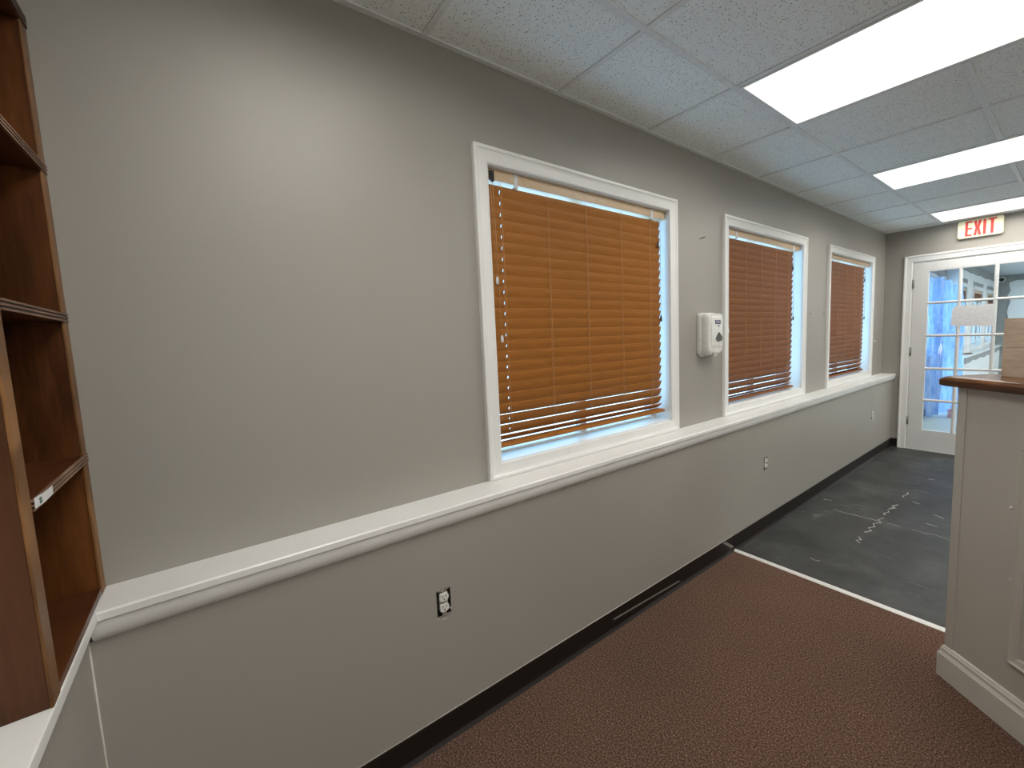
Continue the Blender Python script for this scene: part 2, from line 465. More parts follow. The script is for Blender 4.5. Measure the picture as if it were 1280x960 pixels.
# low wall carrying the bookcase, its cap and the wall behind
struct(wall_with_holes('wall_back_lower', 'wall', 'y', YB, YBB, XL, 2.4, 0, .851, []), 'low greige wall below the bookcase ledge', 'wall')
m = MB(); m.box(XW+.001, 2.42, YBB, -.2495, .851, LEDGE, .003)
struct(m.done('trim_4', 'trim'), 'white ledge board under the brown bookcase', 'trim')
m = MB(); m.tube([(XL+.001, YB+.001, .02), (XL+.001, YB+.001, .80)], .0022, 6)
struct(m.done('trim_5', 'caulk'), 'pale caulk line in the corner below the ledge', 'trim')
struct(wall_with_holes('wall_back', 'wall', 'y', YBB, YBB-.12, XW-.2, XR+.1, -.1, ZC+.1, []), 'greige wall behind the bookcase', 'wall')
struct(wall_with_holes('wall_right', 'wall', 'x', XR, XR+.12, YBB-.1, YE+.16, -.1, ZC+.1, [(.2, 2.9, .30, 2.36), (3.2, 5.9, .30, 2.36)]), 'greige side wall opposite the windows', 'wall')

# end wall with the door opening
DX0, DX1, DZ = -1.262, -.182, 2.150
struct(wall_with_holes('wall_far', 'wall', 'y', YE+.014, YE+.134, XW-.2, XR+.1, -.1, ZC+.1, [(DX0, DX1, -.1, DZ)]), 'greige end wall around the glazed door', 'wall')

# baseboards (vinyl cove base)
BP = [(0, 0), (.016, 0), (.012, .004), (.006, .012), (.0045, .02), (.004, .098), (.002, .102), (0, .102)]
m = MB(); m.prism(BP, lambda u, v, t: (XL+u, t, v), YB, 2.603)
bl = struct(m.done('baseboard_left', 'vinyl_base'), 'dark brown vinyl baseboard along the carpet', 'baseboard')
m = MB(); m.tube([(XL+.0015, YB+.01, .1025), (XL+.0015, 2.6, .1025)], .0018, 5); m.done('caulk_line', 'caulk', bl)  # pale line painting in the highlight along the baseboard's top edge
m = MB(); m.prism(BP, lambda u, v, t: (XL+u*.95, t, v-.004), 2.607, YE+.014)
struct(m.done('baseboard_left', 'vinyl_base'), 'dark vinyl baseboard along the charcoal floor', 'baseboard')
m = MB(); m.prism(BP, lambda u, v, t: (t, YE+.014-u, v-.004), XL+.0045, -1.336)
struct(m.done('baseboard_far', 'vinyl_base'), 'short dark baseboard between the corner and door casing', 'baseboard')
m = MB(); xs = XL+.0046
m.poly([(xs, 1.44, .058), (xs, 1.66, .050), (xs, 1.98, .036), (xs, 2.0, .027), (xs, 1.70, .040), (xs, 1.44, .050)], (.0008, 0, 0))
m.poly([(xs, 2.46, .094), (xs, 2.49, .096), (xs, 2.58, .040), (xs, 2.60, .022), (xs, 2.565, .028), (xs, 2.50, .07)], (.0008, 0, 0))
m.done('scuff_mark', 'scuff', bl)

# ceiling: tiles, tees, wall angle
m = MB(); m.box(XW-.1, XR+.1, YBB-.1, YE+.14, ZC+.003, ZC+.08)
struct(m.done('ceiling', 'tile'), 'white pinholed mineral tile ceiling of the room', 'ceiling')
YS = [.07+.61*k for k in range(-1, 11)]
XS = [-1.022, -.362, .236, .90, 1.51, 2.12, 2.73]
LIGHTS = [(-1.022, .236, y0) for y0 in (.07, 1.90, 3.73, 5.56)]
LIGHTS2 = [(1.51, 2.73, y0) for y0 in (.07, 1.90, 3.73, 5.56)]
m = MB()
inl = lambda x, y: any(a < x < b and c+.02 < y < c+.59 for a, b, c in LIGHTS+LIGHTS2)
for x in XS:
    pts = [YBB]+YS+[YE+.014]
    for a, b in zip(pts, pts[1:]):
        if b > a and not inl(x, (a+b)/2): m.box(x-.0125, x+.0125, a, b, ZC-.003, ZC+.004, .001)
for y in YS:
    if y < YBB: continue
    pts = [XW]+XS+[XR]
    for a, b in zip(pts, pts[1:]):
        m.box(a+.0125, b-.0125, y-.011, y+.011, ZC-.002, ZC+.004, .001)
struct(m.done('trim_6', 'tee'), 'white metal grid bars holding the ceiling tiles', 'trim')
m = MB(); m.box(XW, XW+.022, YBB, YE+.014, ZC-.003, ZC+.004); m.box(XW, XR, YE-.008, YE+.014, ZC-.0035, ZC+.004)
struct(m.done('trim_7', 'tee'), 'white wall angle edging the tile ceiling', 'trim')

# ceiling lights
LL = ['long lit ceiling panel above the bookcase end of the room', 'large lit ceiling panel, nearest and biggest of the three in view',
      'middle one of the three lit ceiling panels', 'lit ceiling panel next to the exit sign']
LL2 = ['lit ceiling panel over the back right of the room', 'lit ceiling panel over the counter side of the room',
       'lit ceiling panel further along the counter side', 'lit ceiling panel by the right end of the door wall']
for (x0, x1, y0), lab in zip(LIGHTS+LIGHTS2, LL+LL2):
    y1 = y0+.61
    t = thing('ceiling_light', lab, 'ceiling light', ((x0+x1)/2, (y0+y1)/2, ZC-.004), 0, 'lit ceiling panels')
    f = MB(); g, w = .013, .014
    f.box(x0+g-.002, x0+g+w, y0+g, y1-g, ZC-.004, ZC+.004); f.box(x1-g-w, x1-g+.002, y0+g, y1-g, ZC-.004, ZC+.004)
    f.box(x0+g+w, x1-g-w, y0+g, y0+g+w, ZC-.004, ZC+.004); f.box(x0+g+w, x1-g-w, y1-g-w, y1-g, ZC-.004, ZC+.004)
    f.done('frame', 'tee', t)
    d = MB(); d.box(x0+g+w, x1-g-w, y0+g+w, y1-g-w, ZC-.0025, ZC+.002)
    d.done('diffuser', 'diffuser', t)
    ld = bpy.data.lights.new('lamp_tubes', 'AREA'); ld.shape = 'RECTANGLE'; ld.size = x1-x0-.07; ld.size_y = .55
    ld.energy = LAMP_W; ld.spread = math.radians(168); ld.color = (1.0, .965, .90)
    lo = bpy.data.objects.new('lamp_tubes', ld); COL.objects.link(lo); lo.location = (0, 0, -.003); lo.parent = t

# ------------------------------------------------------------------ windows
WLAB = ['nearest and largest-looking white framed window', 'middle white framed window, right of the soap dispenser', 'farthest white framed window, beside the room corner']
BLAB = ['honey brown slatted blind in the nearest window', 'red brown slatted blind in the middle window', 'red brown slatted blind in the farthest window by the corner']

def window(i, y0, y1):
    c0, c1 = y0+CW, y1-CW
    t = thing('window_%d' % (i+1), WLAB[i], 'window', (XW, (y0+y1)/2, WZ0), 0, None, 'structure')
    m = MB(); casing(m, c0, c1, WZ0, WZ1, lambda a, z, d: (XW+d, a, z), CW); m.done('casing', 'trim', t)
    j0, j1 = c0-.003, c1+.003
    m = MB()                                   # jamb liner
    for b in ((j0, j0+.006, WZ0-.003, WZ1+.003), (j1-.006, j1, WZ0-.003, WZ1+.003), (j0+.006, j1-.006, WZ0-.003, WZ0+.003), (j0+.006, j1-.006, WZ1-.003, WZ1+.003)):
        m.box(XW-.19, XW+.0005, *b)
    m.done('jamb', 'trim', t)
    m = MB(); xa, xb = XW-.165, XW-.115; p, q = j0+.006, j1-.006; r, s = WZ0+.003, WZ1-.003
    yc = (p+q)/2
    m.box(xa, xb, p, p+.035, r, s, .003); m.box(xa, xb, q-.035, q, r, s, .003)
    m.box(xa, xb, p+.035, q-.035, r, r+.012, .003); m.box(xa, xb, p+.035, q-.035, s-.014, s, .003)
    m.box(xa+.006, xb-.006, yc-.022, yc+.022, r+.012, s-.014, .003)
    m.done('sash', 'sash', t)
    m = MB(); m.box(xa+.022, xa+.026, p+.03, q-.03, r+.008, s-.010); m.done('glass', 'glass', t)

def blind(i, y0, y1, zb, short):
    c0, c1 = y0+CW, y1-CW
    a0, a1 = c0+.016, c1-short                   # slat ends
    xs = XW-.033                                # room-side slat edge
    sm = 'slat' if i == 0 else 'slat_b'
    t = thing('venetian_blind', BLAB[i], 'window blind', (xs, (a0+a1)/2, WZ1-.004), 0, 'brown slatted blinds on the left wall')
    lad = [a0+(a1-a0)*f for f in (.060, .279, .490, .711, .922)]
    # headrail
    m = MB()
    hz0, hz1 = WZ1-.047, WZ1-.0035
    prof = [(xs+.013, hz0), (xs+.013, hz1), (xs-.034, hz1), (xs-.034, hz0)]
    m.box(xs-.034, xs+.013, c0+.004, c1-.014, hz0, hz1, .0025)
    hr = m.done('headrail', 'headrail', t)
    m = MB(); m.box(xs-.036, xs+.0145, c1-.022, c1-.0115, hz0-.001, hz1-.0005, .002); m.done('end_cap', 'headrail', hr)
    for f in (.128, .895):                      # clear plastic valance clips
        yb = c0+(c1-c0)*f
        m = MB(); m.box(xs+.013, xs+.0155, yb-.010, yb+.010, hz0-.012, hz1-.001, .0007)
        m.box(xs-.006, xs+.0155, yb-.010, yb+.010, hz0-.014, hz0-.0115, .0006)
        m.box(xs+.0155, xs+.0175, yb-.004, yb+.004, hz1-.014, hz1-.008, .0006)
        m.done('valance_clip', 'bracket', t)
    m = MB(); yk = c0+.030
    m.box(xs+.013, xs+.021, yk-.009, yk+.012, hz0-.005, hz1-.010, .002); m.box(xs+.015, xs+.023, yk-.004, yk+.008, hz0-.010, hz0-.003, .001)
    m.done('cord_lock', 'black', hr)
    # slats
    pitch = .0453; n = 24
    ztop = 2.0843
    if i: n = 25
    bmw = MB()
    W = .0515
    holes_at = [(lad[0]-.004, .0024, .0065), (lad[2]-.004, .0013, .0045), (lad[1]-.004, .0008, .004)]
    for k in range(n):
        th = math.radians(72.0)
        if k > n-7: th = math.radians(72.0-(k-(n-7))*2.5)
        if k == n-1: th = math.radians(34.0 if i == 0 else 28.0)
        th += math.radians(random.uniform(-.5, .5))
        d = Vector((math.cos(th), 0, math.sin(th))); nv = Vector((math.sin(th), 0, -math.cos(th)))  # nv faces the room
        top = Vector((xs, 0, ztop-pitch*k+random.uniform(-.0006, .0006)))
        ss = [-W, -W*.80, -.030, -.017, -W*.12, 0]
        def row(y, idx):
            o = []
            for s in (ss[q] for q in idx):
                u = (s+W/2)/(W/2); crown = .0032*(1-u*u)
                o.append(top+d*s+nv*(crown)+Vector((0, y, 0)))
            return o
        sag = random.uniform(-.0006, .0006)
        cuts = [(a0, a1, None)]
        segs = []
        prev = a0
        for hy, hw, hh in sorted(holes_at):
            segs.append((prev, hy-hw, False)); segs.append((hy-hw, hy+hw, True)); prev = hy+hw
        segs.append((prev, a1, False))
        th_ = .0036
        for p, q, hole in segs:
            for idx in (((0, 1, 2), (3, 4, 5)) if hole else ((0, 1, 2, 3, 4, 5),)):
                A = row(p, idx); B = row(q, idx)
                prof = [(v, 0) for v in A]
                fa = [bmw.bm.verts.new(v) for v in A]; fb = [bmw.bm.verts.new(v) for v in B]
                ga = [bmw.bm.verts.new(v-nv*th_) for v in A]; gb = [bmw.bm.verts.new(v-nv*th_) for v in B]
                L = len(fa)
                for e in range(L-1):
                    for qf in ((fa[e], fa[e+1], fb[e+1], fb[e]), (ga[e+1], ga[e], gb[e], gb[e+1])):
                        f = bmw.bm.faces.new(qf)
                for e in (0, L-1): bmw.bm.faces.new((fa[e], fb[e], gb[e], ga[e]))
                bmw.bm.faces.new(fa+ga[::-1]) ; bmw.bm.faces.new(fb[::-1]+gb)
    bmw.done('slats', sm, t)
    # bottom rail
    m = MB()
    m.box(xs-.040, xs+.010, a0-.002, a1+.016, zb, zb+.0145, .0035)
    m.box(xs-.034, xs+.004, a0, a1+.004, zb+.0145, zb+.0185, .001)
    br = m.done('bottom_rail', sm, t)
    zt = hz0-.003
    zl = zb+.016
    for q, y in enumerate(lad):
        m = MB()
        m.tube([(xs+.0022, y, zt), (xs+.0024, y, (zt+zl)/2), (xs+.006, y, zl)], .0008, 5)
        m.tube([(xs-.020, y, zt), (xs-.020, y, zl)], .0008, 5)
        # lift cord dips behind each slat edge and shows between
        pts = []
        for k in range(n):
            zt_ = ztop-pitch*k
            pts += [(xs+.0018, y-.0075, zt_+.010), (xs+.0028, y-.006, zt_-.004), (xs-.001, y-.004, zt_-.0155)]
        m.tube(pts, .0007, 4)
        m.done('ladder_cord', 'cord', t)
        m = MB(); m.tube([(xs-.012, y-.004, zb-.004), (xs-.012, y-.004, zb+.002)], .004, 8)
        m.tube([(xs-.012, y-.004, zb-.002), (xs-.010, y+.006, zb-.010), (xs-.012, y+.02, zb-.012)], .0008, 4)
        m.done('cord_plug', 'brown_bead', br)
    # pull cords on the left side
    for dy, zl_ in ((.018, 1.70), (.028, 1.46)):
        yy = c0+.018+dy
        m = MB(); m.tube([(xs+.017, yy-.012, hz0-.006), (xs+.016, yy-.006, 1.9), (xs+.016, yy, zl_)], .0009, 5)
        pc = m.done('pull_cord', 'cord', t)
        m = MB(); m.tube([(xs+.016, yy, zl_+.012), (xs+.016, yy, zl_+.004), (xs+.0165, yy, zl_-.012), (xs+.016, yy, zl_-.018)], [.003, .0055, .0065, .004], 8)
        m.done('tassel', 'bracket', pc)
    for dy, zl_ in ((.052, 1.955), (.030, 1.545)):
        yy = a1-dy+.02
        m = MB(); m.tube([(xs+.010, yy, hz0-.002), (xs+.010, yy, zl_)], .0009, 5)
        pc = m.done('tilt_cord', 'brown_bead', t)
        m = MB(); m.tube([(xs+.010, yy, zl_+.016), (xs+.010, yy, zl_+.006), (xs+.010, yy, zl_-.014), (xs+.010, yy, zl_-.022)], [.002, .005, .0062, .003], 8)
        m.done('tassel', 'brown_bead', pc)

for i, (a, b) in enumerate(WIN):
    window(i, a, b)
    blind(i, a, b, (.9935, .9555, .9585)[i], (.036, .095, .10)[i])

# ------------------------------------------------------------------ bookcase
BX0, BX1, BYF, BYB, BZ0, BZ1 = -1.513, -1.046, -.2505, -.56, LEDGE+.0005, 2.206
t = thing('bookcase', 'tall dark stained wooden bookcase on the white corner ledge', 'bookcase', ((BX0+BX1)/2, (BYF+BYB)/2, BZ0))
def stile(x0, x1):
    m = MB(); m.box(x0, x1, BYF-.004, BYF+.0, BZ0, BZ1-.028, .0015); return m
m = MB(); m.box(BX1-.041, BX1-.001, BYB, BYF-.004, BZ0, BZ1-.028, .001); sp = m.done('side_panel', 'case_side', t)
stile(BX1-.042, BX1).done('edging', 'case_edge', sp)
m = MB(); m.box(BX0, BX0+.041, BYB, BYF-.004, BZ0, BZ1-.028, .001); sp = m.done('side_panel', 'case_in', t)
stile(BX0+.003, BX0+.043).done('edging', 'case_edge', sp)
m = MB(); m.box(BX0+.041, BX1-.041, BYB, BYB+.008, BZ0, BZ1-.028); m.done('back_panel', 'case_in', t)
SH = [1.886, 1.553, 1.219]
sh_objs = []
for z in SH:
    m = MB(); m.box(BX0+.041, BX1-.041, BYB+.008, BYF-.0015, z-.019, z)
    s = m.done('shelf', 'case_shelf', t); sh_objs.append(s)
    m = MB()
    xa, xb = BX0+.006, BX1-.0435
    for k in range(5):
        za, zb2 = z-.019+k*.0038, z-.019+(k+1)*.0038
        m.box(xa, xb, BYF-.0015, BYF+(.0025 if k % 2 == 0 else .0005), za, zb2, 0, 0 if k % 2 == 0 else 1)
    m.done('front_edge', ('ply_light', 'ply_dark'), s)
m = MB(); m.box(BX0+.041, BX1-.041, BYB+.008, BYF-.001, BZ0+.001, BZ0+.016, .0015); m.done('bottom_panel', 'case_shelf', t)
m = MB(); m.box(BX0, BX1, BYB, BYF, BZ1-.028, BZ1, .002); tp = m.done('top_panel', 'case_shelf', t)
m = MB(); m.box(BX0+.002, BX1, BYF, BYF+.002, BZ1-.027, BZ1-.002); m.done('front_edge', 'ply_dark', tp)
# little shelf label with unreadable dark marks
m = MB(); x0, z0 = -1.195, SH[2]
m.poly([(-1.196, BYF+.0035, z0-.002), (-1.140, BYF+.004, z0-.0005), (-1.092, BYF+.0035, z0+.003), (-1.090, BYF+.0035, z0-.0145), (-1.140, BYF+.004, z0-.0175), (-1.193, BYF+.0035, z0-.0165)], (0, -.0006, 0))
lb = m.done('shelf_label', 'paper', sh_objs[2]); lb['label'] = 'white paper label with dark green marks'
m = MB()
for r_ in range(2):
    for c in range(2):
        xx = -1.113-.006*c; zz = z0-.003-.0055*r_
        m.box(xx-.0045, xx, BYF+.0036, BYF+.0046, zz-.0042, zz); 
m.done('print', 'green_ink', lb)

# ------------------------------------------------------------------ outlets
OL = ['uncovered white duplex outlet in a ragged hole under the nearest window', 'uncovered white outlet below the middle window', 'small white outlet low on the wall by the door corner']
for (y, z), lab in zip(OUT, OL):
    t = thing('electrical_outlet', lab, 'outlet', (XL, y, z), 0, 'wall outlets without cover plates')
    m = MB(); a, b, c, d = y-.0265, y+.0265, z-.0495, z+.0455
    m.box(XL-.06, XL-.055, a, b, c, d); m.box(XL-.055, XL-.002, a, a+.002, c, d); m.box(XL-.055, XL-.002, b-.002, b, c, d)
    m.box(XL-.055, XL-.002, a+.002, b-.002, c, c+.002); m.box(XL-.055, XL-.002, a+.002, b-.002, d-.002, d)
    m.done('back_box', 'dark_box', t)
    m = MB(); m.box(XL-.0015, XL+.0010, y-.009, y+.009, z-.055, z+.055, .0006)
    m.box(XL-.0015, XL+.0012, y-.020, y+.020, z+.043, z+.051, .0006); m.box(XL-.0015, XL+.0012, y-.020, y+.020, z-.056, z-.048, .0006)
    m.box(XL-.03, XL-.0015, y-.016, y+.016, z-.036, z+.036, .001)
    m.done('yoke', 'tin', t)
    for s in (1, -1):
        zc = z+s*.0195
        pts = []
        for k in range(24):
            a_ = 2*math.pi*k/24
            pts.append((XL-.0015, y+max(-.0172, min(.0172, .0172*1.02*math.cos(a_))), zc+max(-.0145, min(.0145, .0175*math.sin(a_)))))
        m = MB(); m.poly(pts, (.0065, 0, 0)); rc = m.done('receptacle', 'white_plastic', t)
        m = MB(); m.box(XL+.0046, XL+.0054, y-.0075, y-.0052, zc-.001, zc+.008); m.box(XL+.0046, XL+.0054, y+.0050, y+.0073, zc, zc+.0075)
        m.tube([(XL+.0046, y, zc-.0075), (XL+.0054, y, zc-.0075)], .0026, 8); m.done('slot', 'dark_box', rc)
    m = MB(); m.tube([(XL+.001, y, z), (XL+.0055, y, z)], .0028, 8); m.done('screw', 'tin', t)
# torn plaster at the first outlet
m = MB(); y, z = OUT[0]
m.poly([(XL, y-.022, z-.050), (XL, y-.030, z-.056), (XL, y-.020, z-.060), (XL, y-.014, z-.055)], (.0012, 0, 0))
m.poly([(XL, y+.020, z-.030), (XL, y+.029, z-.028), (XL, y+.024, z-.040)], (.0012, 0, 0))
m.poly([(XL, y-.012, z-.056), (XL, y+.003, z-.060), (XL, y+.012, z-.057), (XL, y+.004, z-.068), (XL, y-.010, z-.066)], (.0010, 0, 0))
m.poly([(XL, y-.02, z+.047), (XL, y-.026, z+.054), (XL, y-.012, z+.055)], (.0010, 0, 0))
m.done('torn_edge', 'caulk', bpy.data.objects['wall_left_lower'])

# ------------------------------------------------------------------ soap dispenser
DY, DZ0, DZ1 = 2.446, 1.300, 1.572
t = thing('soap_dispenser', 'white wall mounted soap dispenser between the first two windows', 'soap dispenser', (XW, DY, DZ0))
def rrect(cy, cz, w, h, r, n=6, rb=None):
    pts = []
    rb = rb or r
    for (sx, sz, a0, rr) in ((1, 1, 0, r), (-1, 1, 90, r), (-1, -1, 180, rb), (1, -1, 270, rb)):
        for k in range(n+1):
            a = math.radians(a0+90*k/n)
            pts.append((cy+sx*(w/2-rr)+rr*math.cos(a), cz+sz*(h/2-rr)+rr*math.sin(a)))
    return pts
def loft(m, rings, smooth=True):
    R_ = [[m.bm.verts.new(p) for p in r] for r in rings]
    for a, b in zip(R_, R_[1:]):
        for k in range(len(a)):
            f = m.bm.faces.new((a[k], a[(k+1) % len(a)], b[(k+1) % len(a)], b[k])); f.smooth = smooth
    m.bm.faces.new(R_[0][::-1]); m.bm.faces.new(R_[-1])
zc, h = (DZ0+DZ1)/2, DZ1-DZ0
m = MB()
loft(m, [[(XW+d, y, z) for y, z in rrect(DY, zc, w, hh, .024, 6, .034)] for d, w, hh in ((.0005, .164, h-.004), (.005, .168, h), (.028, .168, h), (.032, .165, h-.003))])
m.done('back_plate', 'white_plastic', t)
m = MB()
loft(m, [[(XW+d, y, z+(cz)) for y, z in rrect(DY, zc, w, hh, .022, 6, .034)] for d, w, hh, cz in
         ((.0315, .161, h-.016, .0), (.036, .165, h-.012, 0), (.066, .163, h-.016, .002), (.080, .157, h-.026, .006), (.0855, .148, h-.042, .012))])
m.done('cover', 'white_plastic', t)
# bowed front panel, cut back above the spout
m = MB()
sp = [(1.548, .0855), (1.540, .0885), (1.50, .0930), (1.45, .0955), (1.41, .0950), (1.372, .0915), (1.350, .0865)]
R_ = []
for z, d in sp:
    wv = .062 if z > 1.36 else .056
    R_.append([(XW+.080, DY-wv, z), (XW+d-.0035, DY-wv, z), (XW+d, DY-wv+.007, z), (XW+d, DY+wv-.007, z), (XW+d-.0035, DY+wv, z), (XW+.080, DY+wv, z)])
loft(m, R_, False); m.done('front_panel', 'white_plastic', t)
m = MB()
hp = ((.040, 1.316), (.082, 1.316), (.0885, 1.326), (.0885, 1.348), (.040, 1.348))
loft(m, [[(XW+x, DY-.036, z) for x, z in hp], [(XW+x, DY+.036, z) for x, z in hp]], False)
sp_ = m.done('spout_hood', 'white_plastic', t)
m = MB(); m.box(XW+.05, XW+.080, DY-.022, DY+.026, 1.303, 1.3165, .004); m.done('nozzle', 'grey_plastic', sp_)
drop = []
for k in range(28):
    a = 2*math.pi*k/28; sn = math.sin(a)
    wv = .038*(1-.66*max(0, sn)**1.2)
    drop.append((XW+.0935, DY+.016+wv*math.cos(a), 1.413+(.037 if sn > 0 else .021)*sn))
m = MB(); m.poly(drop, (.0032, 0, 0)); w_ = m.done('window', 'dark_grey_plastic', t); w_['label'] = 'smoky drop-shaped level window'
m = MB(); m.poly([(XW+.0900, DY-.023, 1.500), (XW+.0885, DY-.023, 1.524), (XW+.0885, DY+.038, 1.524), (XW+.0900, DY+.038, 1.500)], (.0040, 0, 0))
bd = m.done('badge', 'badge_blue', t)
def text(name, body, size, mat, loc, rx, parent, rz=math.pi/2, ext=.0004):
    c = bpy.data.curves.new(name, 'FONT'); c.body = body; c.size = size; c.extrude = ext; c.align_x = 'CENTER'; c.align_y = 'CENTER'
    o = bpy.data.objects.new(name, c); COL.objects.link(o)
    dg = bpy.context.evaluated_depsgraph_get()
    me = bpy.data.meshes.new_from_object(o.evaluated_get(dg)); bpy.data.objects.remove(o)
    me.materials.clear(); me.materials.append(M[mat])
    me.transform(Matrix.Translation(loc) @ Matrix.Rotation(rz, 4, 'Z') @ Matrix.Rotation(rx, 4, 'X'))
    if parent: me.transform(wm(parent).inverted())
    o = bpy.data.objects.new(name, me); COL.objects.link(o); o.parent = parent
    return o
text('lettering', 'PURELL', .0150, 'white_plastic', (XW+.0938, DY+.0075, 1.512), math.pi/2, bd)
text('lettering', 'TFX', .0125, 'badge_blue', (XW+.0946, DY+.014, 1.488), math.pi/2, t)

# ------------------------------------------------------------------ nails and anchors on the wall
def nail(name, lab, cat, y, z, mat, hook=False):
    m = MB()
    if hook:
        m.tube([(XW-.004, y, z), (XW+.012, y, z+.002), (XW+.022, y+.004, z+.004), (XW+.026, y+.010, z+.008)], .0022, 6)
        m.tube([(XW+.001, y-.018, z-.004), (XW+.002, y, z)], .0015, 5)
    else:
        m.tube([(XW-.004, y, z), (XW+.002, y, z)], .0055, 8); m.tube([(XW+.002, y, z), (XW+.004, y, z)], .002, 6)
    o = m.done(name, mat); return tag(o, lab, cat)
nail('nail', 'bent dark nail in the wall between the first two windows', 'nail', 2.415, 2.027, 'dark_box', True)
nail('screw', 'small dark screw in the wall just right of the middle window', 'screw', 4.114, 1.577, 'dark_box')
nail('screw', 'small dark screw in the wall just left of the farthest window', 'screw', 4.43, 1.577, 'dark_box')
m = MB(); m.tube([(XW-.004, 5.93, 1.272), (XW+.02, 5.95, 1.276), (XW+.03, 5.955, 1.266)], .006, 6)
tag(m.done('wall_hook', 'white_plastic'), 'small white hook on the wall beside the farthest window', 'hook')

# ------------------------------------------------------------------ exit sign
EX0, EX1, EZ0, EZ1, EY = -.893, -.552, 2.326, 2.509, YE+.013
t = thing('exit_sign', 'cream exit sign with red letters above the glazed door', 'exit sign', ((EX0+EX1)/2, EY, EZ0))
m = MB()
def erect(inset, y):
    return [(x, y, z) for x, z in rrect((EX0+EX1)/2, (EZ0+EZ1)/2, EX1-EX0-2*inset, EZ1-EZ0-2*inset, .020, 5, .022)]
loft(m, [erect(.004, EY), erect(0, EY-.006), erect(0, EY-.026)], False); m.done('housing', 'exit_body', t)
m = MB(); loft(m, [erect(.0015, EY-.0258), erect(.002, EY-.034), erect(.006, EY-.038)], False); fc = m.done('face_plate', 'exit_face', t)
m = MB(); yl = EY-.0378; d = (0, -.0012, 0); zb, zt = 2.345, 2.496; w = .0205
def P2(pts): return [(x, yl, z) for x, z in pts]
x = -.832                                   # E
m.poly(P2([(x, zb), (x+.052, zb), (x+.052, zb+w*.8), (x+w, zb+w*.8), (x+w, (zb+zt)/2-w*.4), (x+.050, (zb+zt)/2-w*.4), (x+.050, (zb+zt)/2+w*.4), (x+w, (zb+zt)/2+w*.4), (x+w, zt-w*.8), (x+.052, zt-w*.8), (x+.052, zt), (x, zt)]), d)
x = -.770; hw = .060; s = .024; mid = (zb+zt)/2   # X
m.poly(P2([(x, zb), (x+s, zb), (x+hw/2, mid-.022), (x+hw-s, zb), (x+hw, zb), (x+hw/2+s*.62, mid), (x+hw, zt), (x+hw-s, zt), (x+hw/2, mid+.022), (x+s, zt), (x, zt), (x+hw/2-s*.62, mid)]), d)
x = -.699
m.poly(P2([(x, zb), (x+.0225, zb), (x+.0225, zt), (x, zt)]), d)
x = -.664
m.poly(P2([(x+.020, zb), (x+.0425, zb), (x+.0425, zt-w*.8), (x+.063, zt-w*.8), (x+.063, zt), (x, zt), (x, zt-w*.8), (x+.020, zt-w*.8)]), d)
m.done('lettering', 'exit_red', fc)

# ------------------------------------------------------------------ door
t = thing('door_1', 'white glazed door with fifteen small panes in the end wall', 'door', ((DX0+DX1)/2, YE+.014, 0), 0, None, 'structure')
m = MB(); casing(m, DX0+.004, DX1-.004, -.004, DZ-.004, lambda a, z, d: (a, YE+.014-d*1.1, z), .074, 'LTR'); m.done('casing', 'trim', t)
m = MB(); m.box(DX0, DX0+.012, YE+.012, YE+.134, -.004, DZ); m.box(DX1-.012, DX1, YE+.012, YE+.134, -.004, DZ); m.box(DX0+.012, DX1-.012, YE+.012, YE+.134, DZ-.012, DZ)
m.done('jamb', 'trim', t)
SX0, SX1, SZ0, SZ1 = DX0+.015, DX1-.015, .004, DZ-.015
GX0, GX1, GZ0, GZ1 = -1.124, -.322, .225, 2.040
yf, yb_ = YE+.010, YE+.054
m = MB()
for b in ((SX0, GX0, SZ0, SZ1), (GX1, SX1, SZ0, SZ1), (GX0, GX1, SZ0, GZ0), (GX0, GX1, GZ1, SZ1)):
    m.box(b[0], b[1], yf, yb_, b[2], b[3])
slab = m.done('slab', 'door', t)
m = MB()
bead = .012
for s_ in (0,):
    m.box(GX0, GX0+bead, yf+.002, yb_-.002, GZ0, GZ1, .003); m.box(GX1-bead, GX1, yf+.002, yb_-.002, GZ0, GZ1, .003)
    m.box(GX0+bead, GX1-bead, yf+.002, yb_-.002, GZ0, GZ0+bead, .003); m.box(GX0+bead, GX1-bead, yf+.002, yb_-.002, GZ1-bead, GZ1, .003)
for x in (-.855, -.584):
    m.prism([(x-.016, yf+.016), (x-.010, yf+.004), (x-.004, yf), (x+.004, yf), (x+.010, yf+.004), (x+.016, yf+.016), (x+.016, yb_-.008), (x-.016, yb_-.008)], lambda u, v, q: (u, v, q), GZ0+.004, GZ1-.004)
for z in (1.681, 1.317, .945, .582):
    m.prism([(z-.014, yf+.0165), (z-.009, yf+.004), (z-.004, yf+.0005), (z+.004, yf+.0005), (z+.009, yf+.004), (z+.014, yf+.0165), (z+.014, yb_-.0085), (z-.014, yb_-.0085)], lambda u, v, q: (q, v, u), GX0+.004, GX1-.004)
m.done('muntin_grid', 'door', t)
m = MB(); m.box(GX0+.006, GX1-.006, yf+.022, yf+.026, GZ0+.006, GZ1-.006); m.done('glass', 'glass', t)
for z in (1.905, 1.140, .335):
    m = MB(); m.tube([(SX0-.001, yf-.004, z-.05), (SX0-.001, yf-.004, z+.05)], .0065, 8); m.box(SX0-.014, SX0+.010, yf-.001, yf+.002, z-.045, z+.045)
    m.done('hinge', 'hinge', t)
m = MB(); m.box(SX0, SX1, yf-.004, yf+.03, -.003, .004); m.done('sweep', 'trim', t)
m = MB(); m.tube([(SX1-.07, yf, 1.0), (SX1-.07, yf-.04, 1.0), (SX1-.07, yf-.05, 1.0)], .012, 8); m.tube([(SX1-.07, yf-.05, 1.0), (SX1-.19, yf-.05, 1.0)], .009, 8)
m.done('handle', 'metal', t)
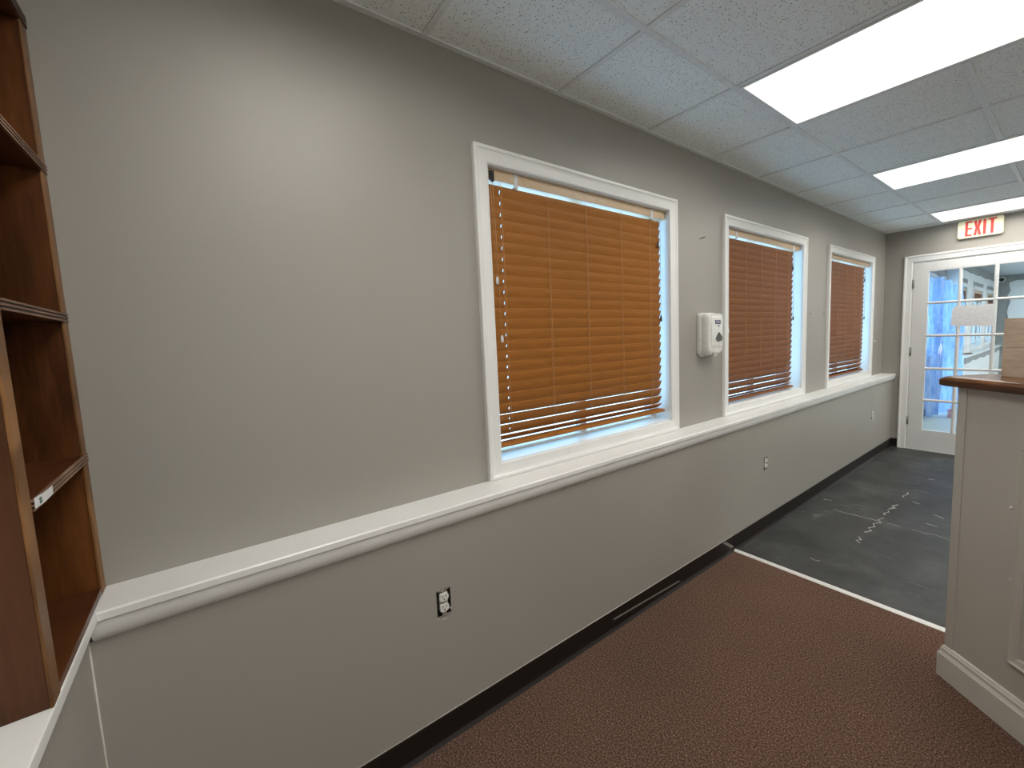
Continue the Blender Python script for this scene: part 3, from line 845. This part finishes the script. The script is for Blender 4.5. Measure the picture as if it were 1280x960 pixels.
# paper notice taped to the door
m = MB(); yp = yf-.002
m.poly([(-.912, yp, 1.418), (-.590, yp, 1.402), (-.585, yp, 1.632), (-.880, yp, 1.632), (-.906, yp, 1.600)], (0, .001, 0))
nt_ = m.done('paper_notice', 'paper'); tag(nt_, 'white paper notice taped across the panes of the glazed door', 'paper')
m = MB()
for zz, a, b in ((1.585, -.84, -.72), (1.565, -.68, -.60), (1.53, -.80, -.65), (1.505, -.86, -.82), (1.49, -.72, -.62), (1.455, -.84, -.70), (1.43, -.80, -.66)):
    m.box(a, b, yp-.0006, yp+.0001, zz-.0018, zz+.0018)
m.done('print', 'ink', nt_)

# ------------------------------------------------------------------ counter
CA = math.radians(-36)
ct = thing('reception_counter', 'greige painted half-wall counter at the right, standing on the floor', 'counter', (-.311, 2.243, 0), CA)
def CL(o): return o
def local(m, name, mats, parent):
    return m.done(name, mats, parent, False)
m = MB(); m.box(.014, 1.75, .018, .155, .0, 1.2105, .003); local(m, 'body', 'counter_paint', ct)
m = MB()
m.box(.014, .044, .0145, .0185, .12, 1.208, .0012); m.box(.0105, .0145, .0145, .155, .12, 1.208, .001); local(m, 'corner_board', 'counter_paint', ct)
CB = [(.018, 0), (.0, 0), (.0, .098), (.003, .1025), (.0035, .106), (.006, .110), (.0065, .124), (.009, .1275), (.0115, .136), (.018, .138)]
m = MB()
n = len(CB)
def ring(pts): return [m.bm.verts.new(p) for p in pts]
r0 = ring([(1.75, y, z) for y, z in CB]); r1 = ring([(.014-(.018-y), y, z) for y, z in CB]); r2 = ring([(.014-(.018-y), .155, z) for y, z in CB])
for A, B in ((r0, r1), (r1, r2)):
    for i in range(n): m.bm.faces.new((A[i], A[(i+1) % n], B[(i+1) % n], B[i]))
m.bm.faces.new(r0); m.bm.faces.new(r2[::-1])
local(m, 'baseboard', 'counter_base', ct)
m = MB(); casing(m, .272, .98, .281, 1.000, lambda a, z, d: (a, .0185-d*.75, z), .030); local(m, 'panel_moulding', 'counter_paint', ct)
for xx, zz in ((.215, .806), (.232, .552)):
    m = MB(); m.tube([(xx, .0185, zz), (xx, .0155, zz+.001)], .006, 7); m.tube([(xx, .0158, zz), (xx, .0145, zz)], .003, 6); local(m, 'paint_blob', 'counter_base', ct)
m = MB(); m.poly([(.245, .0181, 1.022), (.262, .0181, 1.026), (.285, .0181, 1.023), (.262, .0181, 1.020)], (0, -.0008, 0)); local(m, 'chipped_paint', 'putty', ct)

tp = thing('countertop', 'varnished brown wooden top on the painted counter', 'counter top', (-.311, 2.243, 1.211), CA)
m = MB(); r = .022
outl = []
for cx_, cy_, a0 in ((-.040+r, -.028+r, 180), (1.80-r, -.028+r, 270), (1.80-r, .235-r, 0), (-.040+r, .235-r, 90)):
    for k in range(7):
        a = math.radians(a0+15*k); outl.append((cx_+r*math.cos(a), cy_+r*math.sin(a)))
def inset(o, d):
    cx_, cy_ = .88, .1035
    hx, hy = .92, .1315
    return [(cx_+(x-cx_)*(hx-d)/hx, cy_+(y-cy_)*(hy-d)/hy) for x, y in o]
loft(m, [[(x, y, z) for x, y in inset(outl, d)] for z, d in ((0, .008), (.004, .001), (.006, 0), (.024, 0), (.026, .0008), (.031, .006), (.0355, .013), (.038, .019), (.039, .025))], False)
local(m, 'slab', 'top_wood', tp)

bx = thing('wooden_box', 'pale oak-grained wooden box standing on the counter top', 'box', (-.186, 2.305, 1.2502), CA)
m = MB(); m.box(0, .36, 0, .014, 0, .1085, .001); m.box(0, .36, .0005, .0135, .1095, .216, .001); local(m, 'front_planks', 'board_wood', bx)
m = MB(); m.box(0, .012, .014, .108, 0, .216, .001); local(m, 'side', 'board_wood', bx)
m = MB(); m.box(.348, .36, .014, .108, 0, .216, .001); local(m, 'side', 'board_wood', bx)
m = MB(); m.box(0, .36, .108, .120, 0, .216, .001); local(m, 'back', 'board_wood', bx)
m = MB(); m.box(.012, .348, .014, .108, .002, .012); local(m, 'bottom', 'board_wood', bx)

# ------------------------------------------------------------------ room beyond the door
FX, FXW, FXL, FY1 = -1.52, -1.352, -1.252, 14.9
m = MB(); m.box(-1.7, 3.4, YE+.10, FY1+.1, -.12, -.004); struct(m.done('floor_beyond', 'far_floor'), 'pale floor of the room beyond the glazed door', 'floor')
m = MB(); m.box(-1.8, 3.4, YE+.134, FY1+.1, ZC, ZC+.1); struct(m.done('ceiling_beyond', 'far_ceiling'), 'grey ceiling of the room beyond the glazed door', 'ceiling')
struct(wall_with_holes('wall_beyond_near', 'far_wall', 'x', FX, FX-.18, YE+.134, 9.95, -.1, ZC+.05, [(7.35, 8.80, .98, 2.14), (8.93, 9.86, -.1, 2.12)]),
       'white wall with a bright window and doorway beyond the glazed door', 'wall')
FW = [(9.99, 10.72), (11.30, 12.62), (13.10, 14.42)]
struct(wall_with_holes('wall_beyond_far', 'far_wall', 'x', FXW, FXW-.18, 9.95, FY1+.1, .80, ZC+.05, [(a+.09, b-.09, .96, 2.06) for a, b in FW]), 'white wall with windows in the room beyond', 'wall')
struct(wall_with_holes('wall_beyond_lower', 'far_wall', 'x', FXL, FXW-.18, 9.95, FY1+.1, -.1, .8445, []), 'white lower wall under the ledge in the room beyond', 'wall')
struct(wall_with_holes('wall_beyond_end', 'far_wall', 'y', FY1, FY1+.1, -1.6, 3.4, -.1, ZC+.05, []), 'white end wall of the room beyond the glazed door', 'wall')
struct(wall_with_holes('wall_beyond_right', 'far_wall', 'x', 3.3, 3.4, YE+.134, FY1, -.1, ZC+.05, []), 'white right wall of the room beyond', 'wall')
m = MB(); m.box(FXW, FXL+.035, 9.95, FY1, .845, .872, .003)
led = struct(m.done('trim_8', 'trim'), 'white ledge in the room beyond the glazed door', 'trim')
# unpainted grey bands left along the corners and under the ledge: ragged edges
def ragged(m, P, a0, a1, w0, w1, step=.12, amp=.02):
    n = max(2, int((a1-a0)/step)); A, B = [], []
    for k in range(n+1):
        a = a0+(a1-a0)*k/n
        A.append(m.bm.verts.new(P(a, w0))); B.append(m.bm.verts.new(P(a, w1+random.uniform(-amp, amp))))
    for k in range(n): m.bm.faces.new((A[k], A[k+1], B[k+1], B[k]))
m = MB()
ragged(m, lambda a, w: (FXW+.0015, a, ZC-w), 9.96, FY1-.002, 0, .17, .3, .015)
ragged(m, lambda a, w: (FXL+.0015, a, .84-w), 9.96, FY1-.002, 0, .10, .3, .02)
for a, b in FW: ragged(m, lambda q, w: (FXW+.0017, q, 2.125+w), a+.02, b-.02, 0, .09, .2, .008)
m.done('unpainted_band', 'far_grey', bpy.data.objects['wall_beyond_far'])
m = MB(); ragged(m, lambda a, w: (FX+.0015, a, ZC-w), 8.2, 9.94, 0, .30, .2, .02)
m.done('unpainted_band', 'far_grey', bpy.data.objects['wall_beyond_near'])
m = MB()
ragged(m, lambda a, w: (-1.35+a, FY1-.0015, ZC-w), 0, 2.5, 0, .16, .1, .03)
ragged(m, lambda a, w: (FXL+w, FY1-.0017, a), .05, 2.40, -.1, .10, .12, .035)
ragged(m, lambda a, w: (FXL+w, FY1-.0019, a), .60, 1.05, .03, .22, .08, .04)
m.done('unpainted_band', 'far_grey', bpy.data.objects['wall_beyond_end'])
for i, (a, b) in enumerate(FW):
    t = thing('window_%d' % (i+4), ['white framed window nearest in the room beyond', 'middle white framed window in the room beyond', 'last white framed window in the room beyond'][i], 'window', (FXW, (a+b)/2, .96), 0, None, 'structure')
    m = MB(); casing(m, a+.09, b-.09, .96, 2.06, lambda q, z, d: (FXW+d, q, z), .07); m.done('casing', 'trim', t)
    m = MB(); p, q = a+.09, b-.09
    m.box(FXW-.12, FXW-.08, p, p+.04, .96, 2.06); m.box(FXW-.12, FXW-.08, q-.04, q, .96, 2.06); m.box(FXW-.12, FXW-.08, p+.04, q-.04, .96, 1.0); m.box(FXW-.12, FXW-.08, p+.04, q-.04, 2.02, 2.06)
    m.box(FXW-.115, FXW-.085, (p+q)/2-.02, (p+q)/2+.02, 1.0, 2.02); m.done('sash', 'sash', t)
    m = MB(); m.box(FXW-.102, FXW-.098, p+.03, q-.03, .99, 2.03); m.done('glass', 'glass', t)
    bl_ = thing('venetian_blind', ['raised brown blind in the nearest window of the room beyond', 'raised brown blind in the middle window of the room beyond', 'raised brown blind in the last window of the room beyond'][i], 'window blind', (FXW-.03, (a+b)/2, 2.05), 0, 'raised blinds in the room beyond')
    m = MB(); m.box(FXW-.055, FXW-.008, p+.01, q-.01, 2.005, 2.055, .002); m.done('headrail', 'headrail', bl_)
    m = MB()
    for k in range(20): m.box(FXW-.056, FXW-.006, p+.012, q-.012, 1.865+k*.0068, 1.868+k*.0068)
    m.box(FXW-.057, FXW-.005, p+.012, q-.012, 1.847, 1.862, .003); m.done('slats', 'slat_b', bl_)
    for f in (.1, .5, .9):
        m = MB(); yy = p+(q-p)*f
        m.tube([(FXW-.005, yy, 1.85)]+[(FXW-.004+.006*random.random(), yy+.02*math.sin(k*1.9), 1.85-.075*k) for k in range(1, 11)], .004, 5); m.done('hanging_cord', 'brown_bead', bl_)
# near bright window in the vestibule
t = thing('window_7', 'bright window at the left edge of the room beyond', 'window', (FX, 7.9, .98), 0, None, 'structure')
m = MB(); p, q = 7.35, 8.80
m.box(FX-.12, FX-.07, p, p+.04, .98, 2.14); m.box(FX-.12, FX-.07, q-.04, q, .98, 2.14); m.box(FX-.12, FX-.07, p+.04, q-.04, .98, 1.02); m.box(FX-.12, FX-.07, p+.04, q-.04, 2.10, 2.14); m.done('sash', 'sash', t)
m = MB(); m.box(FX-.10, FX-.095, p+.03, q-.03, 1.01, 2.11); m.done('glass', 'glass', t)
m = MB(); m.box(FX, FX+.012, YE+.14, 8.90, -.004, .10); struct(m.done('baseboard_beyond', 'far_grey'), 'grey baseboard at the left of the room beyond', 'baseboard')
m = MB(); casing(m, 8.93, 9.86, -.004, 2.12, lambda q, z, d: (FX+d, q, z), .06, 'LT'); struct(m.done('door_2', 'trim'), 'white casing round the bright doorway beyond', 'door')

# blue plastic sheet hung over the bright doorway, gathered at mid height
def sheet(y0, y1, zt, zb, x0, seed):
    rnd = random.Random(seed); m = MB()
    NU, NV = 90, 44; G = []
    ph = [rnd.uniform(0, 6.28) for _ in range(6)]
    for j in range(NV+1):
        v = j/NV; z = zt+(zb-zt)*v
        pinch = 1-.34*math.exp(-((v-.42)/.11)**2)
        row = []
        for i in range(NU+1):
            u = i/NU
            yc = (y0+y1)/2
            y = yc+(y0+(y1-y0)*u-yc)*pinch+.03*math.sin(3*v+ph[0])
            fold = .06*math.sin(u*19+ph[1]+1.2*math.sin(2.2*v+ph[2]))+.03*math.sin(u*71+ph[3]+3*v)+.015*math.sin(u*15+9*v+ph[4])
            dz = .05*math.sin(u*5+ph[5])*(1-v)**4 if v < .3 else 0
            row.append(m.bm.verts.new((x0+fold*(1.15-pinch*.35)+.18*u*u, y, z+dz)))
        G.append(row)
    for j in range(NV):
        for i in range(NU):
            f = m.bm.faces.new((G[j][i], G[j][i+1], G[j+1][i+1], G[j+1][i])); f.smooth = True
    return m
tag(sheet(8.46, 9.62, 2.10, .02, FX+.085, 3).done('plastic_sheet', 'film'), 'blue translucent plastic sheet hung over the bright doorway beyond the glazed door', 'plastic sheet')
t = thing('carton', 'small red and white carton on the floor beyond the glazed door', 'box', (-1.205, 8.78, -.004))
m = MB(); m.box(-1.25, -1.165, 8.74, 8.82, -.004, .125, .002); m.done('body', 'box_red', t)
m = MB(); m.box(-1.251, -1.164, 8.7385, 8.741, .055, .07); m.box(-1.1645, -1.1635, 8.742, 8.818, 0, .12); m.done('band', 'box_white', t)
t = thing('security_camera', 'small white security camera in the corner of the room beyond', 'camera', (-1.25, FY1-.05, 2.42))
m = MB(); m.tube([(-1.29, FY1-.001, 2.43), (-1.29, FY1-.03, 2.43)], .05, 14); m.tube([(-1.29, FY1-.03, 2.43), (-1.285, FY1-.09, 2.425), (-1.28, FY1-.13, 2.42)], [.03, .068, .065], 16); m.done('housing', 'white_plastic', t)
m = MB(); m.tube([(-1.28, FY1-.125, 2.42), (-1.279, FY1-.135, 2.419)], .046, 14); m.done('lens', 'black', t)
m = MB()
loft(m, [[(-1.30+.045*w*math.cos(a)+x, 10.5+.02*w*math.sin(a), .874+.012*w*(1+math.sin(a*2+1))*.5+.0105) for a in [2*math.pi*k/8 for k in range(8)]] for x, w in ((0, .1), (.03, .8))], True)
m.bm.clear()
m.tube([(-1.335, 10.42, .886), (-1.30, 10.45, .889), (-1.265, 10.52, .890), (-1.235, 10.60, .888), (-1.225, 10.63, .886)], [.004, .010, .0135, .011, .004], 8)
tag(m.done('hand_tool', 'brush'), 'small dark brown tool left on the white ledge beyond the glazed door', 'tool')
for x0, y0 in ((.5, 7.6), (.5, 10.4), (.5, 13.0)):  # unseen glowing panels added to brighten the room beyond
    t = thing('ceiling_light', {7.6: 'first lit panel in the room beyond the door', 10.4: 'second lit panel in the room beyond the door', 13.0: 'last lit panel in the room beyond the door'}[y0], 'ceiling light', (x0+.6, y0+.3, ZC-.01), 0, 'lit panels of the room beyond')
    f = MB(); f.box(x0, x0+1.22, y0, y0+.02, ZC-.012, ZC); f.box(x0, x0+1.22, y0+.59, y0+.61, ZC-.012, ZC); f.box(x0, x0+.02, y0+.02, y0+.59, ZC-.012, ZC); f.box(x0+1.2, x0+1.22, y0+.02, y0+.59, ZC-.012, ZC); f.done('frame', 'tee', t)
    d = MB(); d.box(x0+.02, x0+1.2, y0+.02, y0+.59, ZC-.008, ZC-.001); d.done('diffuser', 'far_diffuser', t)

# unseen windows with shades, added to the opposite wall as daylight fill
for k, (a, b) in enumerate(((.2, 2.9), (3.2, 5.9))):
    t = thing('window_%d' % (8+k), ['white framed window in the opposite wall, nearer the bookcase', 'white framed window in the opposite wall, nearer the glazed door'][k], 'window', (XR, (a+b)/2, .30), 0, None, 'structure')
    m = MB(); casing(m, a, b, .30, 2.36, lambda q, z, d: (XR-d, q, z), CW); m.done('casing', 'trim', t)
    m = MB(); c = (a+b)/2
    for bb in ((a, a+.04, .30, 2.36), (b-.04, b, .30, 2.36), (a+.04, b-.04, .30, .34), (a+.04, b-.04, 2.32, 2.36), (c-.02, c+.02, .34, 2.32)): m.box(XR+.05, XR+.09, *bb)
    m.done('sash', 'sash', t)
    m = MB(); m.box(XR+.068, XR+.072, a+.03, b-.03, .33, 2.33); m.done('glass', 'glass', t)

    m = MB(); m.box(XR-.047, XR-.046, a-.08, b+.08, .245, 2.43); rs = m.done('roller_shade', 'shade', t)  # added shade that warms and spreads the fill daylight
    m = MB(); m.tube([(XR-.030, a-.09, 2.442), (XR-.030, b+.09, 2.442)], .026, 12); m.box(XR-.03, XR+.004, a-.094, a-.088, 2.42, 2.465); m.box(XR-.03, XR+.004, b+.088, b+.094, 2.42, 2.465); m.done('roller', 'headrail', rs)
    m = MB(); m.box(XR-.052, XR-.042, a-.08, b+.08, .230, .246, .002); m.done('hem_bar', 'headrail', rs)

# outside ground
m = MB(); m.box(-40, 40, -25, 40, -.30, -.15)
struct(m.done('ground_outside', 'ground'), 'pale paved ground outside the windows', 'ground')

# ------------------------------------------------------------------ daylight
w = bpy.data.worlds.new('World'); SC.world = w; w.use_nodes = True
bg = w.node_tree.nodes['Background']
bg.inputs['Color'].default_value = (.31, .65, 1.0, 1)
bg.inputs['Strength'].default_value = 2.7

sl = bpy.data.lights.new('sun', 'SUN'); sl.energy = 21; sl.color = (.44, .74, 1.0); sl.angle = math.radians(3)
so = bpy.data.objects.new('sun', sl); COL.objects.link(so)
so.rotation_euler = Vector((-.08, .62, -.78)).to_track_quat('-Z', 'Y').to_euler(); so.location = (-6, -8, 9)

# ------------------------------------------------------------------ camera
yaw, pit, rol = 0.891373550579706, -0.09543570828501775, -0.03600255120037408
fw = Vector((-math.sin(yaw)*math.cos(pit), math.cos(yaw)*math.cos(pit), math.sin(pit)))
r0 = Vector((math.cos(yaw), math.sin(yaw), 0)); u0 = r0.cross(fw)
rt = math.cos(rol)*r0+math.sin(rol)*u0; up = rt.cross(fw)
cam = bpy.data.cameras.new('Camera'); co = bpy.data.objects.new('Camera', cam); COL.objects.link(co)
co.matrix_world = Matrix(((rt.x, up.x, -fw.x, 0), (rt.y, up.y, -fw.y, 0), (rt.z, up.z, -fw.z, 1.46), (0, 0, 0, 1)))
cam.sensor_width = 36; cam.lens = 533.143215/1280*36
cam.shift_x = -54.1622/1280; cam.shift_y = -8.5103/1280
cam.clip_start = .01; cam.clip_end = 200
SC.camera = co

SC.view_settings.view_transform = 'Standard'
SC.view_settings.look = 'None'
SC.view_settings.gamma = 1
SC.view_settings.use_curve_mapping = False
SC.view_settings.exposure = .16
SC.cycles.max_bounces = 10
SC.cycles.diffuse_bounces = 6
SC.cycles.transparent_max_bounces = 16
SC.cycles.sample_clamp_indirect = 6
SC.cycles.use_denoising = True
